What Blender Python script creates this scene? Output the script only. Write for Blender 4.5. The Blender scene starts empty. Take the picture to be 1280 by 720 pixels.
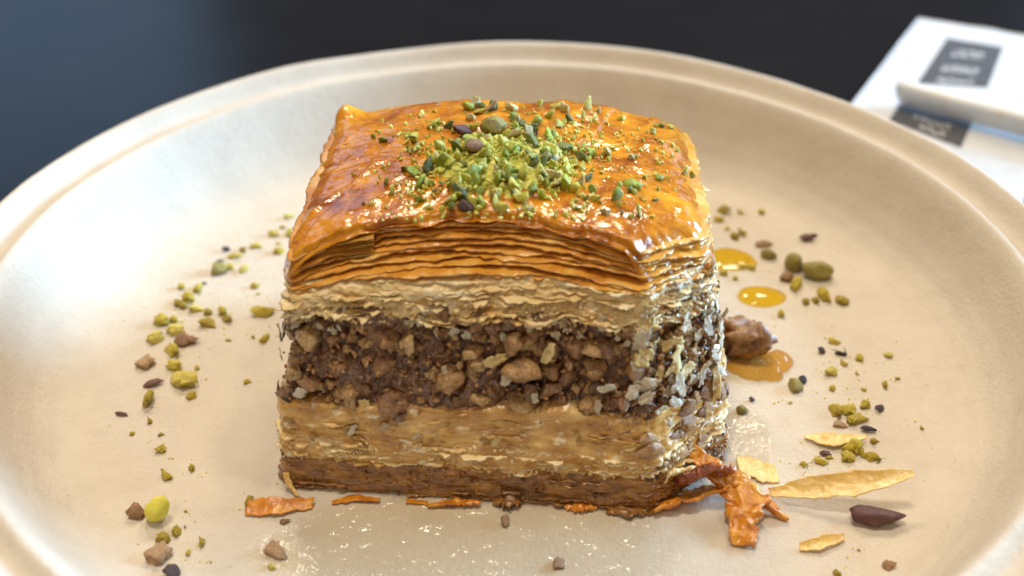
import bpy, bmesh, math, random
import numpy as np
from mathutils import Vector, Matrix, Euler

# ------------------------------------------------------------------ camera, light, exposure
S = 0.01                                   # everything below is written in centimetres
scene = bpy.context.scene
COL = scene.collection
R = math.radians

CAM_POS = np.array([0.0, -16.0, 12.0]); PITCH = R(34.0); FPX = 1500.0      # focal length in pixels of a 1280 px wide picture
cam_d = bpy.data.cameras.new('camera'); cam = bpy.data.objects.new('camera', cam_d); COL.objects.link(cam)
cam.location = Vector(CAM_POS) * S; cam.rotation_euler = (R(90) - PITCH, 0, 0)
cam_d.sensor_width = 36.0; cam_d.lens = 36.0 * FPX / 1280.0
cam_d.clip_start = 0.005; cam_d.clip_end = 20.0
cam_d.dof.use_dof = True; cam_d.dof.focus_distance = 0.174; cam_d.dof.aperture_fstop = 15.0
scene.camera = cam

w = bpy.data.worlds.new('World'); scene.world = w; w.use_nodes = True
bg = w.node_tree.nodes['Background']; bg.inputs[0].default_value = (1.0, 0.86, 0.70, 1); bg.inputs[1].default_value = 0.17

def area(name, loc, target, size, power, color):
    d = bpy.data.lights.new(name, 'AREA'); d.shape = 'RECTANGLE'; d.size, d.size_y = size[0] * S, size[1] * S
    d.energy = power; d.color = color
    o = bpy.data.objects.new(name, d); COL.objects.link(o); o.location = Vector(loc) * S
    o.rotation_euler = (Vector(target) - Vector(loc)).to_track_quat('-Z', 'Y').to_euler()
    return o
area('window_light', (155, 50, 46), (0, 0, 1), (90, 60), 96.0, (0.41, 0.68, 1.0))
area('far_window_left', (-85, 185, 88), (0, 0, 1), (62, 70), 2.8, (0.36, 0.64, 1.0))
area('far_window_right', (118, 170, 82), (0, 0, 1), (46, 70), 3.0, (0.36, 0.64, 1.0))
area('ceiling_panel_back', (-26, 112, 122), (0, 0, 1), (24, 24), 10.0, (1.0, 0.87, 0.69))
area('ceiling_panel_back_right', (34, 118, 118), (0, 0, 1), (24, 24), 10.0, (1.0, 0.87, 0.69))
area('ceiling_panel_overhead', (-14, 8, 150), (0, 0, 1), (26, 26), 13.0, (1.0, 0.88, 0.70))
area('ceiling_lamp_right', (60, 5, 150), (0, 0, 1), (14, 14), 4.0, (1.0, 0.87, 0.68))
area('ceiling_lamp_front', (-40, -90, 130), (0, 0, 1), (40, 40), 5.0, (1.0, 0.78, 0.50))

scene.view_settings.view_transform = 'Standard'; scene.view_settings.look = 'None'
scene.view_settings.exposure = -0.25; scene.view_settings.gamma = 1.0; scene.view_settings.use_curve_mapping = False
scene.cycles.max_bounces = 10; scene.cycles.transparent_max_bounces = 16
scene.cycles.caustics_reflective = False; scene.cycles.caustics_refractive = False

rnd = random.Random(11); rng = np.random.default_rng(11)

# ------------------------------------------------------------------ projection helpers (photo pixel -> place on a level z)
def unp(u, v, z=0.0):
    a = (u - 640) / FPX; b = (360 - v) / FPX
    d = np.array([a, math.cos(PITCH) + b * math.sin(PITCH), -math.sin(PITCH) + b * math.cos(PITCH)])
    return CAM_POS + d * (z - CAM_POS[2]) / d[2]
def cm_per_px(p):
    q = np.asarray(p) - CAM_POS
    return (q[1] * math.cos(PITCH) - q[2] * math.sin(PITCH)) / FPX

# ------------------------------------------------------------------ vectorised noise
_perm = rng.random((64, 64, 64)).astype(np.float32)
def vnoise(p):
    p = np.asarray(p, dtype=np.float64); i = np.floor(p).astype(int); f = p - i; f = f * f * f * (f * (f * 6 - 15) + 10)
    def g(a, b, c): return _perm[(i[..., 0] + a) & 63, (i[..., 1] + b) & 63, (i[..., 2] + c) & 63]
    x, y, z = f[..., 0], f[..., 1], f[..., 2]
    lo = (g(0,0,0) * (1-x) + g(1,0,0) * x) * (1-y) + (g(0,1,0) * (1-x) + g(1,1,0) * x) * y
    hi = (g(0,0,1) * (1-x) + g(1,0,1) * x) * (1-y) + (g(0,1,1) * (1-x) + g(1,1,1) * x) * y
    return (lo * (1-z) + hi * z) * 2 - 1
def fbm(p, octv=4, gain=0.5):
    p = np.asarray(p, dtype=np.float64); s = 0; a = 1; t = 0
    for k in range(octv):
        s = s + a * vnoise(p * (2.03 ** k) + 17.3 * k); t += a; a *= gain
    return s / t
def xyz(x, y, z): return np.stack(np.broadcast_arrays(x, y, z), -1)
def sstep(a, b, x): t = np.clip((x - a) / (b - a), 0, 1); return t * t * (3 - 2 * t)

# ------------------------------------------------------------------ mesh helpers
def mesh_np(name, verts, quads=None, tris=None, smooth=True):
    me = bpy.data.meshes.new(name); v = np.asarray(verts, dtype=np.float32) * S
    me.vertices.add(len(v)); me.vertices.foreach_set('co', v.ravel())
    loops = []; tot = []
    if quads is not None and len(quads): loops.append(np.asarray(quads).ravel()); tot += [4] * len(quads)
    if tris is not None and len(tris): loops.append(np.asarray(tris).ravel()); tot += [3] * len(tris)
    loops = np.concatenate(loops).astype(np.int32); tot = np.array(tot, dtype=np.int32)
    st = np.concatenate([[0], np.cumsum(tot)[:-1]]).astype(np.int32)
    me.loops.add(len(loops)); me.loops.foreach_set('vertex_index', loops)
    me.polygons.add(len(tot)); me.polygons.foreach_set('loop_start', st)
    me.polygons.foreach_set('use_smooth', np.full(len(tot), smooth))
    me.update(calc_edges=True); me.validate()
    return me
def gridq(nu, nv, cu=False, cv=False):
    i = np.arange(nu if cu else nu - 1)[:, None]; j = np.arange(nv if cv else nv - 1)[None, :]
    i2 = (i + 1) % nu; j2 = (j + 1) % nv
    return np.stack(np.broadcast_arrays(i * nv + j, i2 * nv + j, i2 * nv + j2, i * nv + j2), -1).reshape(-1, 4)
def link(name, me, mat, parent=None, loc=(0, 0, 0), rot=(0, 0, 0), scale=(1, 1, 1), kind=None):
    o = bpy.data.objects.new(name, me); COL.objects.link(o)
    if mat is not None and len(me.materials) == 0: me.materials.append(mat)
    o.location = Vector(loc) * S; o.rotation_euler = rot; o.scale = scale
    if parent is not None: o.parent = parent
    if kind: o['kind'] = kind
    return o
def tag(o, label, cat, group=None):
    o['label'] = label; o['category'] = cat
    if group: o['group'] = group
    return o
def empty(name, loc):
    o = bpy.data.objects.new(name, None); COL.objects.link(o); o.location = Vector(loc) * S; o.empty_display_size = 0.005
    return o

# ------------------------------------------------------------------ materials
def mat(name, ramp, scale=3.0, detail=6, rough=0.5, coat=0.0, sss=0.0, sssr=(1, .5, .25), sss_cm=0.1, bump=(), stretch=(1, 1, 1),
        rand=0.0, spec=0.5, rough_var=0.0, speck=None, nrough=0.55, coat_rough=0.06):
    m = bpy.data.materials.new(name); m.use_nodes = True; nt = m.node_tree; N = nt.nodes; L = nt.links
    b = N['Principled BSDF']; tc = N.new('ShaderNodeTexCoord'); mp = N.new('ShaderNodeMapping')
    mp.inputs['Scale'].default_value = (100 * stretch[0], 100 * stretch[1], 100 * stretch[2]); L.new(tc.outputs['Object'], mp.inputs[0])
    vec = mp.outputs[0]
    if rand:
        oi = N.new('ShaderNodeObjectInfo'); ad = N.new('ShaderNodeVectorMath'); ad.operation = 'ADD'
        mu = N.new('ShaderNodeMath'); mu.operation = 'MULTIPLY'; mu.inputs[1].default_value = 50; L.new(oi.outputs['Random'], mu.inputs[0])
        cb = N.new('ShaderNodeCombineXYZ'); L.new(mu.outputs[0], cb.inputs[0]); L.new(mu.outputs[0], cb.inputs[2])
        L.new(vec, ad.inputs[0]); L.new(cb.outputs[0], ad.inputs[1]); vec = ad.outputs[0]
    def noise(sc, det=6, r=0.55):
        n = N.new('ShaderNodeTexNoise'); n.inputs['Scale'].default_value = sc; n.inputs['Detail'].default_value = det
        n.inputs['Roughness'].default_value = r; L.new(vec, n.inputs['Vector']); return n.outputs['Fac']
    fac = noise(scale, detail, nrough)
    if rand:
        ms = N.new('ShaderNodeMath'); ms.operation = 'MULTIPLY_ADD'; ms.inputs[1].default_value = rand; ms.inputs[2].default_value = -rand / 2
        L.new(oi.outputs['Random'], ms.inputs[0]); aa = N.new('ShaderNodeMath'); aa.operation = 'ADD'
        L.new(fac, aa.inputs[0]); L.new(ms.outputs[0], aa.inputs[1]); fac = aa.outputs[0]
    cr = N.new('ShaderNodeValToRGB'); e = cr.color_ramp.elements
    while len(e) < len(ramp): e.new(0.5)
    for k, (p, c) in enumerate(ramp): e[k].position = p; e[k].color = (*c, 1)
    L.new(fac, cr.inputs[0]); colr = cr.outputs[0]
    if speck:
        for (sc, lo, hi, c) in speck:
            s = noise(sc, 3, 0.6); mr = N.new('ShaderNodeMapRange'); mr.inputs[1].default_value = lo; mr.inputs[2].default_value = hi
            L.new(s, mr.inputs[0]); mx = N.new('ShaderNodeMix'); mx.data_type = 'RGBA'; mx.inputs[7].default_value = (*c, 1)
            L.new(mr.outputs[0], mx.inputs[0]); L.new(colr, mx.inputs[6]); colr = mx.outputs[2]
    L.new(colr, b.inputs['Base Color'])
    b.inputs['Roughness'].default_value = rough
    if rough_var:
        mr = N.new('ShaderNodeMapRange'); mr.inputs[1].default_value = 0.35; mr.inputs[2].default_value = 0.65
        mr.inputs[3].default_value = max(0.03, rough - rough_var); mr.inputs[4].default_value = min(1, rough + rough_var)
        L.new(noise(scale * 2.7 + 1.1, 4), mr.inputs[0]); L.new(mr.outputs[0], b.inputs['Roughness'])
    b.inputs['Specular IOR Level'].default_value = spec
    b.inputs['Coat Weight'].default_value = coat; b.inputs['Coat Roughness'].default_value = coat_rough
    b.inputs['Subsurface Weight'].default_value = sss; b.inputs['Subsurface Radius'].default_value = sssr
    b.inputs['Subsurface Scale'].default_value = sss_cm * S
    prev = None; first = None
    for kb, (sc, dist) in enumerate(bump):
        if kb == 2: first = prev
        bp = N.new('ShaderNodeBump'); bp.inputs['Distance'].default_value = dist * S; bp.inputs['Strength'].default_value = 1.0
        L.new(noise(sc, 4), bp.inputs['Height'])
        if prev is not None: L.new(prev, bp.inputs['Normal'])
        prev = bp.outputs[0]
    if prev is not None:
        L.new(prev, b.inputs['Normal'])
        L.new(first if first is not None else prev, b.inputs['Coat Normal'])
    return m
def syrup_mat(name, tint, rough=0.05, bump=(), body=None, body_w=0.0, ior=1.36, fade=False):
    """clear syrup: light passes tinted, the surface mirrors by Fresnel"""
    m = bpy.data.materials.new(name); m.use_nodes = True; nt = m.node_tree; N = nt.nodes; L = nt.links
    N.remove(N['Principled BSDF']); out = N['Material Output']
    tr = N.new('ShaderNodeBsdfTransparent'); tr.inputs[0].default_value = (*tint, 1)
    gl = N.new('ShaderNodeBsdfGlossy'); gl.inputs['Roughness'].default_value = rough; gl.inputs[0].default_value = (1, 1, 1, 1)
    lw = N.new('ShaderNodeLayerWeight'); lw.inputs[0].default_value = .5; f0 = ((ior - 1) / (ior + 1)) ** 2      # Schlick, the same from both sides
    pw = N.new('ShaderNodeMath'); pw.operation = 'POWER'; pw.inputs[1].default_value = 5; L.new(lw.outputs['Facing'], pw.inputs[0])
    fr = N.new('ShaderNodeMath'); fr.operation = 'MULTIPLY_ADD'; fr.inputs[1].default_value = 1 - f0; fr.inputs[2].default_value = f0; L.new(pw.outputs[0], fr.inputs[0])
    tc = N.new('ShaderNodeTexCoord'); mp = N.new('ShaderNodeMapping'); mp.inputs['Scale'].default_value = (100, 100, 100)
    L.new(tc.outputs['Object'], mp.inputs[0]); prev = None
    for sc, dist in bump:
        n = N.new('ShaderNodeTexNoise'); n.inputs['Scale'].default_value = sc; n.inputs['Detail'].default_value = 3; L.new(mp.outputs[0], n.inputs['Vector'])
        bp = N.new('ShaderNodeBump'); bp.inputs['Distance'].default_value = dist * S; L.new(n.outputs['Fac'], bp.inputs['Height'])
        if prev is not None: L.new(prev, bp.inputs['Normal'])
        prev = bp.outputs[0]
    if prev is not None: L.new(prev, gl.inputs['Normal'])
    base = tr.outputs[0]
    if body:
        df = N.new('ShaderNodeBsdfDiffuse'); df.inputs[0].default_value = (*body, 1)
        m0 = N.new('ShaderNodeMixShader'); m0.inputs[0].default_value = body_w; L.new(tr.outputs[0], m0.inputs[1]); L.new(df.outputs[0], m0.inputs[2]); base = m0.outputs[0]
    mx = N.new('ShaderNodeMixShader'); L.new(fr.outputs[0], mx.inputs[0]); L.new(base, mx.inputs[1]); L.new(gl.outputs[0], mx.inputs[2])
    if fade:      # the soaked patch thins out to nothing, unevenly
        at = N.new('ShaderNodeAttribute'); at.attribute_name = 'wet'
        t2 = N.new('ShaderNodeBsdfTransparent'); m2 = N.new('ShaderNodeMixShader')
        L.new(at.outputs['Fac'], m2.inputs[0]); L.new(t2.outputs[0], m2.inputs[1]); L.new(mx.outputs[0], m2.inputs[2]); mx = m2
    L.new(mx.outputs[0], out.inputs['Surface'])
    return m

M = {}
M['table'] = mat('table_laminate', [(.3, (.0035, .004, .007)), (.7, (.006, .007, .011))], 0.6, 4, rough=0.25, spec=.12)
M['plate'] = mat('moulded_fibre', [(.25, (.56, .485, .395)), (.5, (.62, .545, .45)), (.75, (.66, .59, .49))], 1.1, 8, rough=0.82, spec=.15, nrough=.7,
                 bump=((3.5, .010), (13, .016), (40, .008)), speck=((16, .66, .74, (.45, .34, .22)), (30, .70, .80, (.36, .27, .18))))
M['napkin'] = mat('white_paper', [(.3, (.56, .57, .59)), (.7, (.63, .635, .65))], 2, 4, rough=.85, bump=((12, .006),), spec=.2)
M['print'] = mat('grey_print', [(.3, (.075, .075, .085)), (.7, (.10, .10, .11))], 6, 4, rough=.8, spec=.2)
M['lettering'] = mat('white_print', [(.3, (.60, .61, .63)), (.7, (.75, .75, .76))], 6, 4, rough=.8, spec=.2)
M['plastic'] = mat('white_plastic', [(.3, (.68, .68, .69)), (.7, (.74, .74, .74))], 2, 3, rough=.28, spec=.5, speck=((.9, .62, .72, (.66, .52, .30)),), sss=.15, sss_cm=.1, sssr=(1, 1, 1))
M['glaze'] = mat('glazed_phyllo', [(.30, (.20, .045, .002)), (.43, (.42, .125, .004)), (.54, (.62, .235, .008)), (.66, (.74, .35, .020)), (.80, (.80, .48, .06))], 1.5, 8,
                 rough=.5, coat=1.0, coat_rough=.04, sss=.25, sss_cm=.07, sssr=(1, .45, .05), bump=((2.0, .024), (6, .016), (22, .010)), spec=.05, nrough=.66,
                 speck=((2.6, .62, .74, (.28, .075, .004)),))
M['amber'] = mat('amber_phyllo', [(.28, (.50, .17, .010)), (.5, (.76, .34, .035)), (.72, (.86, .54, .14))], 2.4, 6, rough=.32, coat=.7, sss=.15, sss_cm=.05,
                 sssr=(1, .55, .12), bump=((9, .010), (30, .005)), stretch=(1, 1, 2.2))
M['cream'] = mat('cream_phyllo', [(.28, (.58, .29, .065)), (.42, (.76, .51, .20)), (.56, (.85, .67, .37)), (.70, (.92, .82, .60))], 3.0, 8, rough=.40, coat=.3,
                 sss=.12, sss_cm=.04, sssr=(1, .65, .3), bump=((14, .010), (40, .006)), nrough=.66, stretch=(.8, .8, 1.5))
M['soaked'] = mat('soaked_phyllo', [(.27, (.27, .098, .012)), (.44, (.48, .235, .045)), (.60, (.64, .39, .115)), (.78, (.82, .63, .33))], 2.4, 8, rough=.32, coat=.5,
                  sss=.2, sss_cm=.06, sssr=(1, .6, .18), bump=((9, .012), (30, .006)), nrough=.64, stretch=(.8, .8, 1.5), speck=((4.5, .58, .68, (.82, .70, .46)),))
M['crust'] = mat('browned_phyllo', [(.27, (.10, .034, .006)), (.45, (.23, .092, .016)), (.62, (.42, .19, .034)), (.80, (.64, .37, .10))], 4.0, 8, rough=.34, coat=.5,
                 sss=.1, sss_cm=.08, sssr=(1, .45, .12), bump=((14, .010), (46, .006)), nrough=.68, stretch=(.8, .8, 1.6))
M['core'] = mat('nut_paste', [(.25, (.045, .015, .005)), (.5, (.17, .068, .023)), (.75, (.38, .185, .07))], 5, 8, rough=.30, coat=.9, sss=.0, sss_cm=.05,
                bump=((8, .03), (30, .012)), nrough=.7)
M['walnut'] = mat('syrupy_walnut', [(.15, (.12, .042, .012)), (.38, (.29, .130, .042)), (.58, (.46, .245, .085)), (.80, (.68, .46, .20))], 4.5, 7, rough=.30, coat=1.0, sss=.12,
                  sss_cm=.04, sssr=(1, .6, .3), rand=.50, bump=((12, .016), (40, .006)))
M['nutcrumb'] = mat('nut_crumb', [(.2, (.13, .046, .014)), (.5, (.36, .17, .055)), (.8, (.66, .44, .19))], 7, 6, rough=.42, coat=.3, nrough=.7, bump=((40, .008),))
M['flakecrumb'] = mat('flake_crumb', [(.25, (.52, .32, .12)), (.5, (.72, .54, .28)), (.75, (.88, .78, .56))], 6, 6, rough=.4, coat=.3, sss=.0, sss_cm=.05)
M['fragment'] = mat('torn_phyllo', [(.15, (.66, .48, .26)), (.5, (.84, .72, .52)), (.8, (.93, .87, .74))], 5, 7, rough=.5, coat=.12, sss=.0, sss_cm=.05, rand=.5, bump=((20, .015), (50, .006)))
M['yellow_flake'] = mat('yellow_phyllo', [(.2, (.70, .46, .14)), (.5, (.82, .62, .26)), (.8, (.90, .76, .44))], 5, 7, rough=.35, coat=.1, sss=.0, sss_cm=.05, rand=.4, bump=((20, .012),))
M['caramel'] = mat('caramelised_phyllo', [(.28, (.34, .080, .003)), (.5, (.62, .22, .010)), (.72, (.78, .42, .05))], 3.6, 7, rough=.4, spec=.2, coat=1.0, sss=.1, sss_cm=.06,
                   sssr=(1, .4, .1), bump=((10, .014), (36, .006)), nrough=.65)
M['jam'] = mat('dark_caramel', [(.25, (.12, .022, .010)), (.55, (.30, .07, .020)), (.8, (.50, .17, .04))], 4, 7, rough=.2, coat=1, sss=.4, sss_cm=.08, sssr=(1, .35, .1), bump=((14, .025),))
M['flake'] = mat('thin_golden_flake', [(.28, (.60, .32, .05)), (.5, (.78, .52, .15)), (.72, (.85, .67, .32))], 2.2, 7, rough=.32, coat=.5, sss=.0, sss_cm=.05, bump=((7, .02), (22, .01)), nrough=.65)
for nm_, cols in (('pist_green', ((.18, .24, .012), (.36, .43, .025), (.55, .58, .06))), ('pist_light', ((.42, .40, .03), (.64, .60, .07), (.78, .73, .22))),
                  ('pist_dark', ((.045, .060, .006), (.10, .125, .012), (.22, .25, .03))), ('pist_cream', ((.40, .30, .10), (.60, .48, .20), (.74, .64, .36)))):
    M[nm_] = mat(nm_, [(.2, cols[0]), (.5, cols[1]), (.8, cols[2])], 7, 6, rough=.36, coat=.35, sss=.3, sss_cm=.05, sssr=(.8, 1, .3), rand=.45, bump=((22, .012), (55, .006)), nrough=.65)
M['pist_dust'] = mat('pistachio_dust', [(.25, (.24, .30, .025)), (.42, (.52, .52, .07)), (.6, (.70, .65, .18)), (.8, (.80, .73, .40))], 8, 5, rough=.55, nrough=.75, bump=((24, .02),))
M['pist_yellow'] = mat('pistachio_yellow', [(.15, (.34, .24, .025)), (.4, (.56, .42, .035)), (.62, (.70, .56, .07)), (.85, (.76, .65, .20))], 7, 6, rough=.48, sss=.35,
                       sss_cm=.05, sssr=(1, .9, .2), rand=.55, bump=((26, .012), (60, .005)))
M['pist_olive'] = mat('pistachio_olive', [(.2, (.13, .095, .015)), (.5, (.29, .235, .035)), (.8, (.44, .37, .09))], 6, 6, rough=.42, coat=.2, sss=.3, sss_cm=.05, bump=((20, .012),))
M['pist_bright'] = mat('pistachio_kernel', [(.2, (.58, .50, .045)), (.5, (.70, .62, .075)), (.8, (.76, .68, .12))], 5, 4, rough=.45, sss=.4, sss_cm=.06, bump=((18, .006),))
M['skin'] = mat('pistachio_skin', [(.2, (.020, .013, .017)), (.5, (.045, .024, .030)), (.8, (.12, .065, .070))], 8, 6, rough=.42, coat=.2, rand=.5, bump=((24, .012),))
M['maroon'] = mat('maroon_skin', [(.2, (.075, .022, .024)), (.5, (.15, .050, .045)), (.8, (.26, .12, .09))], 8, 6, rough=.42, coat=.2, rand=.4, bump=((24, .012),))
M['tan'] = mat('tan_nut', [(.2, (.20, .10, .045)), (.5, (.38, .22, .11)), (.8, (.54, .36, .20))], 6, 6, rough=.5, sss=.3, sss_cm=.05, rand=.4, bump=((24, .012),))
M['puddle'] = syrup_mat('syrup_film', (.992, .972, .915), rough=.10, bump=((3.4, .11), (8, .026)), ior=1.62, fade=True)
M['bead'] = syrup_mat('syrup_bead', (.99, .96, .88), rough=.04, ior=1.42)
M['drop'] = syrup_mat('syrup_drop', (.97, .80, .20), rough=.03, bump=((5, .006),), body=(.78, .50, .03), body_w=.03)
M['syrup_glob'] = syrup_mat('syrup_glob', (.92, .70, .32), rough=.06, bump=((8, .03),), body=(.55, .30, .06), body_w=.06)

# ------------------------------------------------------------------ the setting: table top
v = [(-70, -40, -.32), (70, -40, -.32), (70, 70, -.32), (-70, 70, -.32)]
n = 2
tb = bpy.data.meshes.new('table_top'); bm = bmesh.new(); bmesh.ops.create_cube(bm, size=1)
for q in bm.verts: q.co = Vector((q.co.x * 1.5, q.co.y * 1.2 + .12, q.co.z * .03 - .0032 - .015))
bmesh.ops.bevel(bm, geom=bm.edges[:], offset=.003, segments=3, affect='EDGES'); bm.to_mesh(tb); bm.free()
o = link('table_top', tb, M['table'], kind='structure')

# ------------------------------------------------------------------ plate (a lathe with a stepped rim)
prof = [(0, 0), (1.5, 0), (3, 0), (4.5, .0), (5.8, .003), (6.5, .015), (6.9, .05), (7.2, .14), (7.48, .33), (7.72, .64), (7.90, .98), (8.04, 1.28),
        (8.13, 1.42), (8.19, 1.50), (8.26, 1.53), (8.33, 1.49), (8.40, 1.42), (8.48, 1.38), (8.57, 1.39), (8.68, 1.49), (8.78, 1.62), (8.87, 1.70), (8.95, 1.72), (9.0, 1.67), (9.02, 1.62),
        (8.99, 1.56), (8.88, 1.53), (8.70, 1.40), (8.45, 1.28), (8.2, 1.20), (8.0, .80), (7.8, .40), (7.5, .05), (7.1, -.16), (6.6, -.26), (6.0, -.31), (4, -.31), (2, -.31), (0, -.31)]
pr = np.array(prof); t = np.concatenate([[0], np.cumsum(np.hypot(*np.diff(pr, axis=0).T))])
tt = np.concatenate([np.linspace(0, 5, 14), np.linspace(5, 11.2, 90)[1:], np.linspace(11.2, t[-1], 40)[1:]])
rr = np.interp(tt, t, pr[:, 0]); zz = np.interp(tt, t, pr[:, 1])
k = np.exp(-np.linspace(-2, 2, 5) ** 2); k /= k.sum()
rp = np.convolve(np.pad(rr, 2, mode='edge'), k, 'valid'); zp = np.convolve(np.pad(zz, 2, mode='edge'), k, 'valid'); rp[0] = rr[0]; rp[-1] = 0
NA = 420; th = np.linspace(0, 2 * np.pi, NA, endpoint=False)
X = rp[None] * np.cos(th)[:, None]; Y = rp[None] * np.sin(th)[:, None]; Z = np.broadcast_to(zp, X.shape).copy()
wob = fbm(xyz(X * .35, Y * .35, 3.1), 2) * .05 * sstep(6.5, 9, rp)[None]
Z = Z + wob + fbm(xyz(X * 2.0, Y * 2.0, 9.0), 3) * .006
plate = link('paper_plate', mesh_np('paper_plate', xyz(X, Y, Z).reshape(-1, 3), gridq(NA, len(rp), cu=True)), M['plate'])
tag(plate, 'round tan moulded fibre plate with stepped rim under the baklava', 'plate')
def plate_z(x, y):
    return float(np.interp(math.hypot(x, y), rp[:105], zp[:105]))

# ------------------------------------------------------------------ the baklava: footprint rings
BASE = np.array([0.0, -1.0, 0.0])
PB = np.array([(-3.30, -3.27), (1.98, -3.80), (3.10, -2.78), (3.42, 1.30), (-3.12, 1.78)])
PT = np.array([(-3.03, -2.78), (1.72, -3.02), (2.70, -2.30), (2.88, 1.22), (-2.80, 1.66)])
NE = (300, 95, 150, 90, 190); NS = sum(NE)
def ring_of(P, sm):
    pts = []; idx = []
    for k in range(5):
        a, b = P[k], P[(k + 1) % 5]; tq = np.linspace(0, 1, NE[k], endpoint=False)[:, None]; pts.append(a + (b - a) * tq); idx += [k] * NE[k]
    p = np.concatenate(pts); q = p.copy()
    for _ in range(sm): q = (np.roll(q, 1, 0) + 2 * q + np.roll(q, -1, 0)) / 4
    return q, np.array(idx)
RB, EDGE = ring_of(PB, 90); RT, _ = ring_of(PT, 110)
tg = np.roll(RB, -3, 0) - np.roll(RB, 3, 0); NRM = np.stack([tg[:, 1], -tg[:, 0]], 1); NRM /= np.linalg.norm(NRM, axis=1)[:, None]
LEAN = np.zeros(NS); LEAN[:300] = .62 * np.sin(np.clip((np.arange(300) + 5) / 310, 0, 1) * np.pi) ** .6; LEAN[300:395] = .15
for _ in range(400): LEAN = (np.roll(LEAN, 1) + 2 * LEAN + np.roll(LEAN, -1)) / 4
CEN = np.array([0.05, -.70])
def ring(z):
    z = np.broadcast_to(np.asarray(z, float), (NS,)); f = (z / 3.4)[:, None]
    bul = .10 * np.sin(np.clip(z / 3.0, 0, 1) * np.pi) - LEAN * sstep(3.05, 3.85, z)
    return RB + (RT - RB) * f + NRM * bul[:, None]
def top_z(x, y):
    u = np.abs((x + .1) / 3.0); vv = np.abs((y + .65) / 2.15)
    T = 3.90 - .40 * u ** 2.5 - .10 * vv ** 3
    T = T + .045 * fbm(xyz(x * .9, y * .9, 5.5), 2)
    cr = vnoise(xyz((x * .9 - y * .42) * 2.3 + .8 * vnoise(xyz(x, y, 2.2)), (x * .42 + y * .9) * .35, 1.7))
    T = T + .05 * (1 - np.abs(cr)) ** 3 + .012 * fbm(xyz(x * 6, y * 6, .3), 3)
    ac = x * .9 - y * .42 + .16 * fbm(xyz(x * .9, y * .9, 31.), 3)
    T = T + .035 * (sstep(-1.62, -1.58, ac) + sstep(-.72, -.68, ac) * .6 - sstep(.95, .99, ac) + sstep(1.75, 1.79, ac) * .8)
    T = T + .05 * np.maximum(0, fbm(xyz(x * 2.2, y * 2.2, 61.), 2) - .18) + .27 * np.exp(-((x + 2.72) ** 2 / .06 + (y - 1.5) ** 2 / .16)) - .10 * np.exp(-((x + 2.15) ** 2 + (y - 1.3) ** 2) / .12)
    return T
def arch(x, y):
    u = np.abs((x + .1) / 3.0); vv = np.abs((y + .65) / 2.15); return -.40 * u ** 2.5 - .10 * vv ** 3

bak = empty('baklava', BASE)
tag(bak, 'square piece of baklava with glazed phyllo layers and dark walnut filling', 'baklava')
def bpart(name, verts, quads, m, parent=bak, kind=None, tris=None, smooth=True):
    return link(name, mesh_np(name, verts - BASE, quads, tris, smooth), m, parent, kind=kind)

INS = np.array([1.1, .45, .18, .06, .02, 0, 0.008, 0, .02, .06, .18, .45, 1.1])
LEV = np.array([1, 1, 1, 1, .8, .45, 0, -.45, -.8, -1, -1, -1, -1])
def sheet(name, z0, thick, m, archw=0.0, wav=.03, wavs=1.3, out=0.0, jag=(.05, .03), seed=0.0, hf=1.0, hem=0.0):
    P0 = ring(z0); x, y = P0.T
    sarc = np.cumsum(np.linalg.norm(P0 - np.roll(P0, 1, 0), axis=1))
    j = jag[0] * fbm(xyz(x * 1.6, y * 1.6, seed * 3.1), 3) + jag[1] * fbm(xyz(x * 11, y * 11, seed * 7.7), 3) * hf
    j = j - .9 * jag[1] * np.maximum(0, fbm(xyz(x * 5, y * 5, seed * 1.3 + 40), 2)) * 2
    off = (out + j)[:, None] - INS[None, :]
    X = P0[:, 0, None] + NRM[:, 0, None] * off; Y = P0[:, 1, None] + NRM[:, 1, None] * off
    zc = z0 + archw * arch(X, Y) + wav * fbm(xyz(X * wavs, Y * wavs, seed * .83), 3) + .3 * wav * fbm(xyz(X * 6, Y * 6, seed * 2.3), 2)
    zc = zc + hem * (fbm(xyz(X * 1.1, Y * 1.1, 21.), 3) * 1.6)
    th = thick * (.55 + .45 * fbm(xyz(X * 2.5, Y * 2.5, seed * 5.9), 2) ** 1 + .25 * fbm(xyz(X * 14, Y * 14, seed), 2)); th = np.maximum(th, .25 * thick)
    Z = zc + th * LEV[None] * .5
    Z = np.maximum(Z, .012)
    return bpart(name, xyz(X, Y, Z).reshape(-1, 3), gridq(NS, len(INS), True, True), m)

def body(name, z0, z1, m, out, amp, freq, archw, octv=5, rows=60, squash=1.8, hem=(0, 0)):
    """one stratum's torn face: a displaced band behind and between the sheet edges"""
    zr = np.linspace(z0, z1, rows); rw = np.stack([ring(z) for z in zr], 1); X0, Y0 = rw[..., 0], rw[..., 1]
    Zq = zr[None] + archw * arch(X0, Y0) * (zr - z0)[None] / (z1 - z0)
    Zq = Zq + fbm(xyz(X0 * 1.1, Y0 * 1.1, 21.), 3) * 1.6 * (hem[0] + (hem[1] - hem[0]) * (zr - z0)[None] / (z1 - z0))
    d = amp * fbm(xyz(X0 * freq, Y0 * freq, Zq * freq * squash), octv, .58) + out
    X = X0 + NRM[:, 0, None] * d; Y = Y0 + NRM[:, 1, None] * d
    Xi = rw[:, -1:, 0] - NRM[:, 0, None] * 1.0; Yi = rw[:, -1:, 1] - NRM[:, 1, None] * 1.0
    return bpart(name, xyz(np.concatenate([X, Xi], 1), np.concatenate([Y, Yi], 1), np.concatenate([Zq, Zq[:, -1:]], 1)).reshape(-1, 3), gridq(NS, rows + 1, True), m)
zl = 0.045
body('browned_base', .012, .50, M['crust'], .02, .06, 3.0, 0, squash=3.0)
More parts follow.
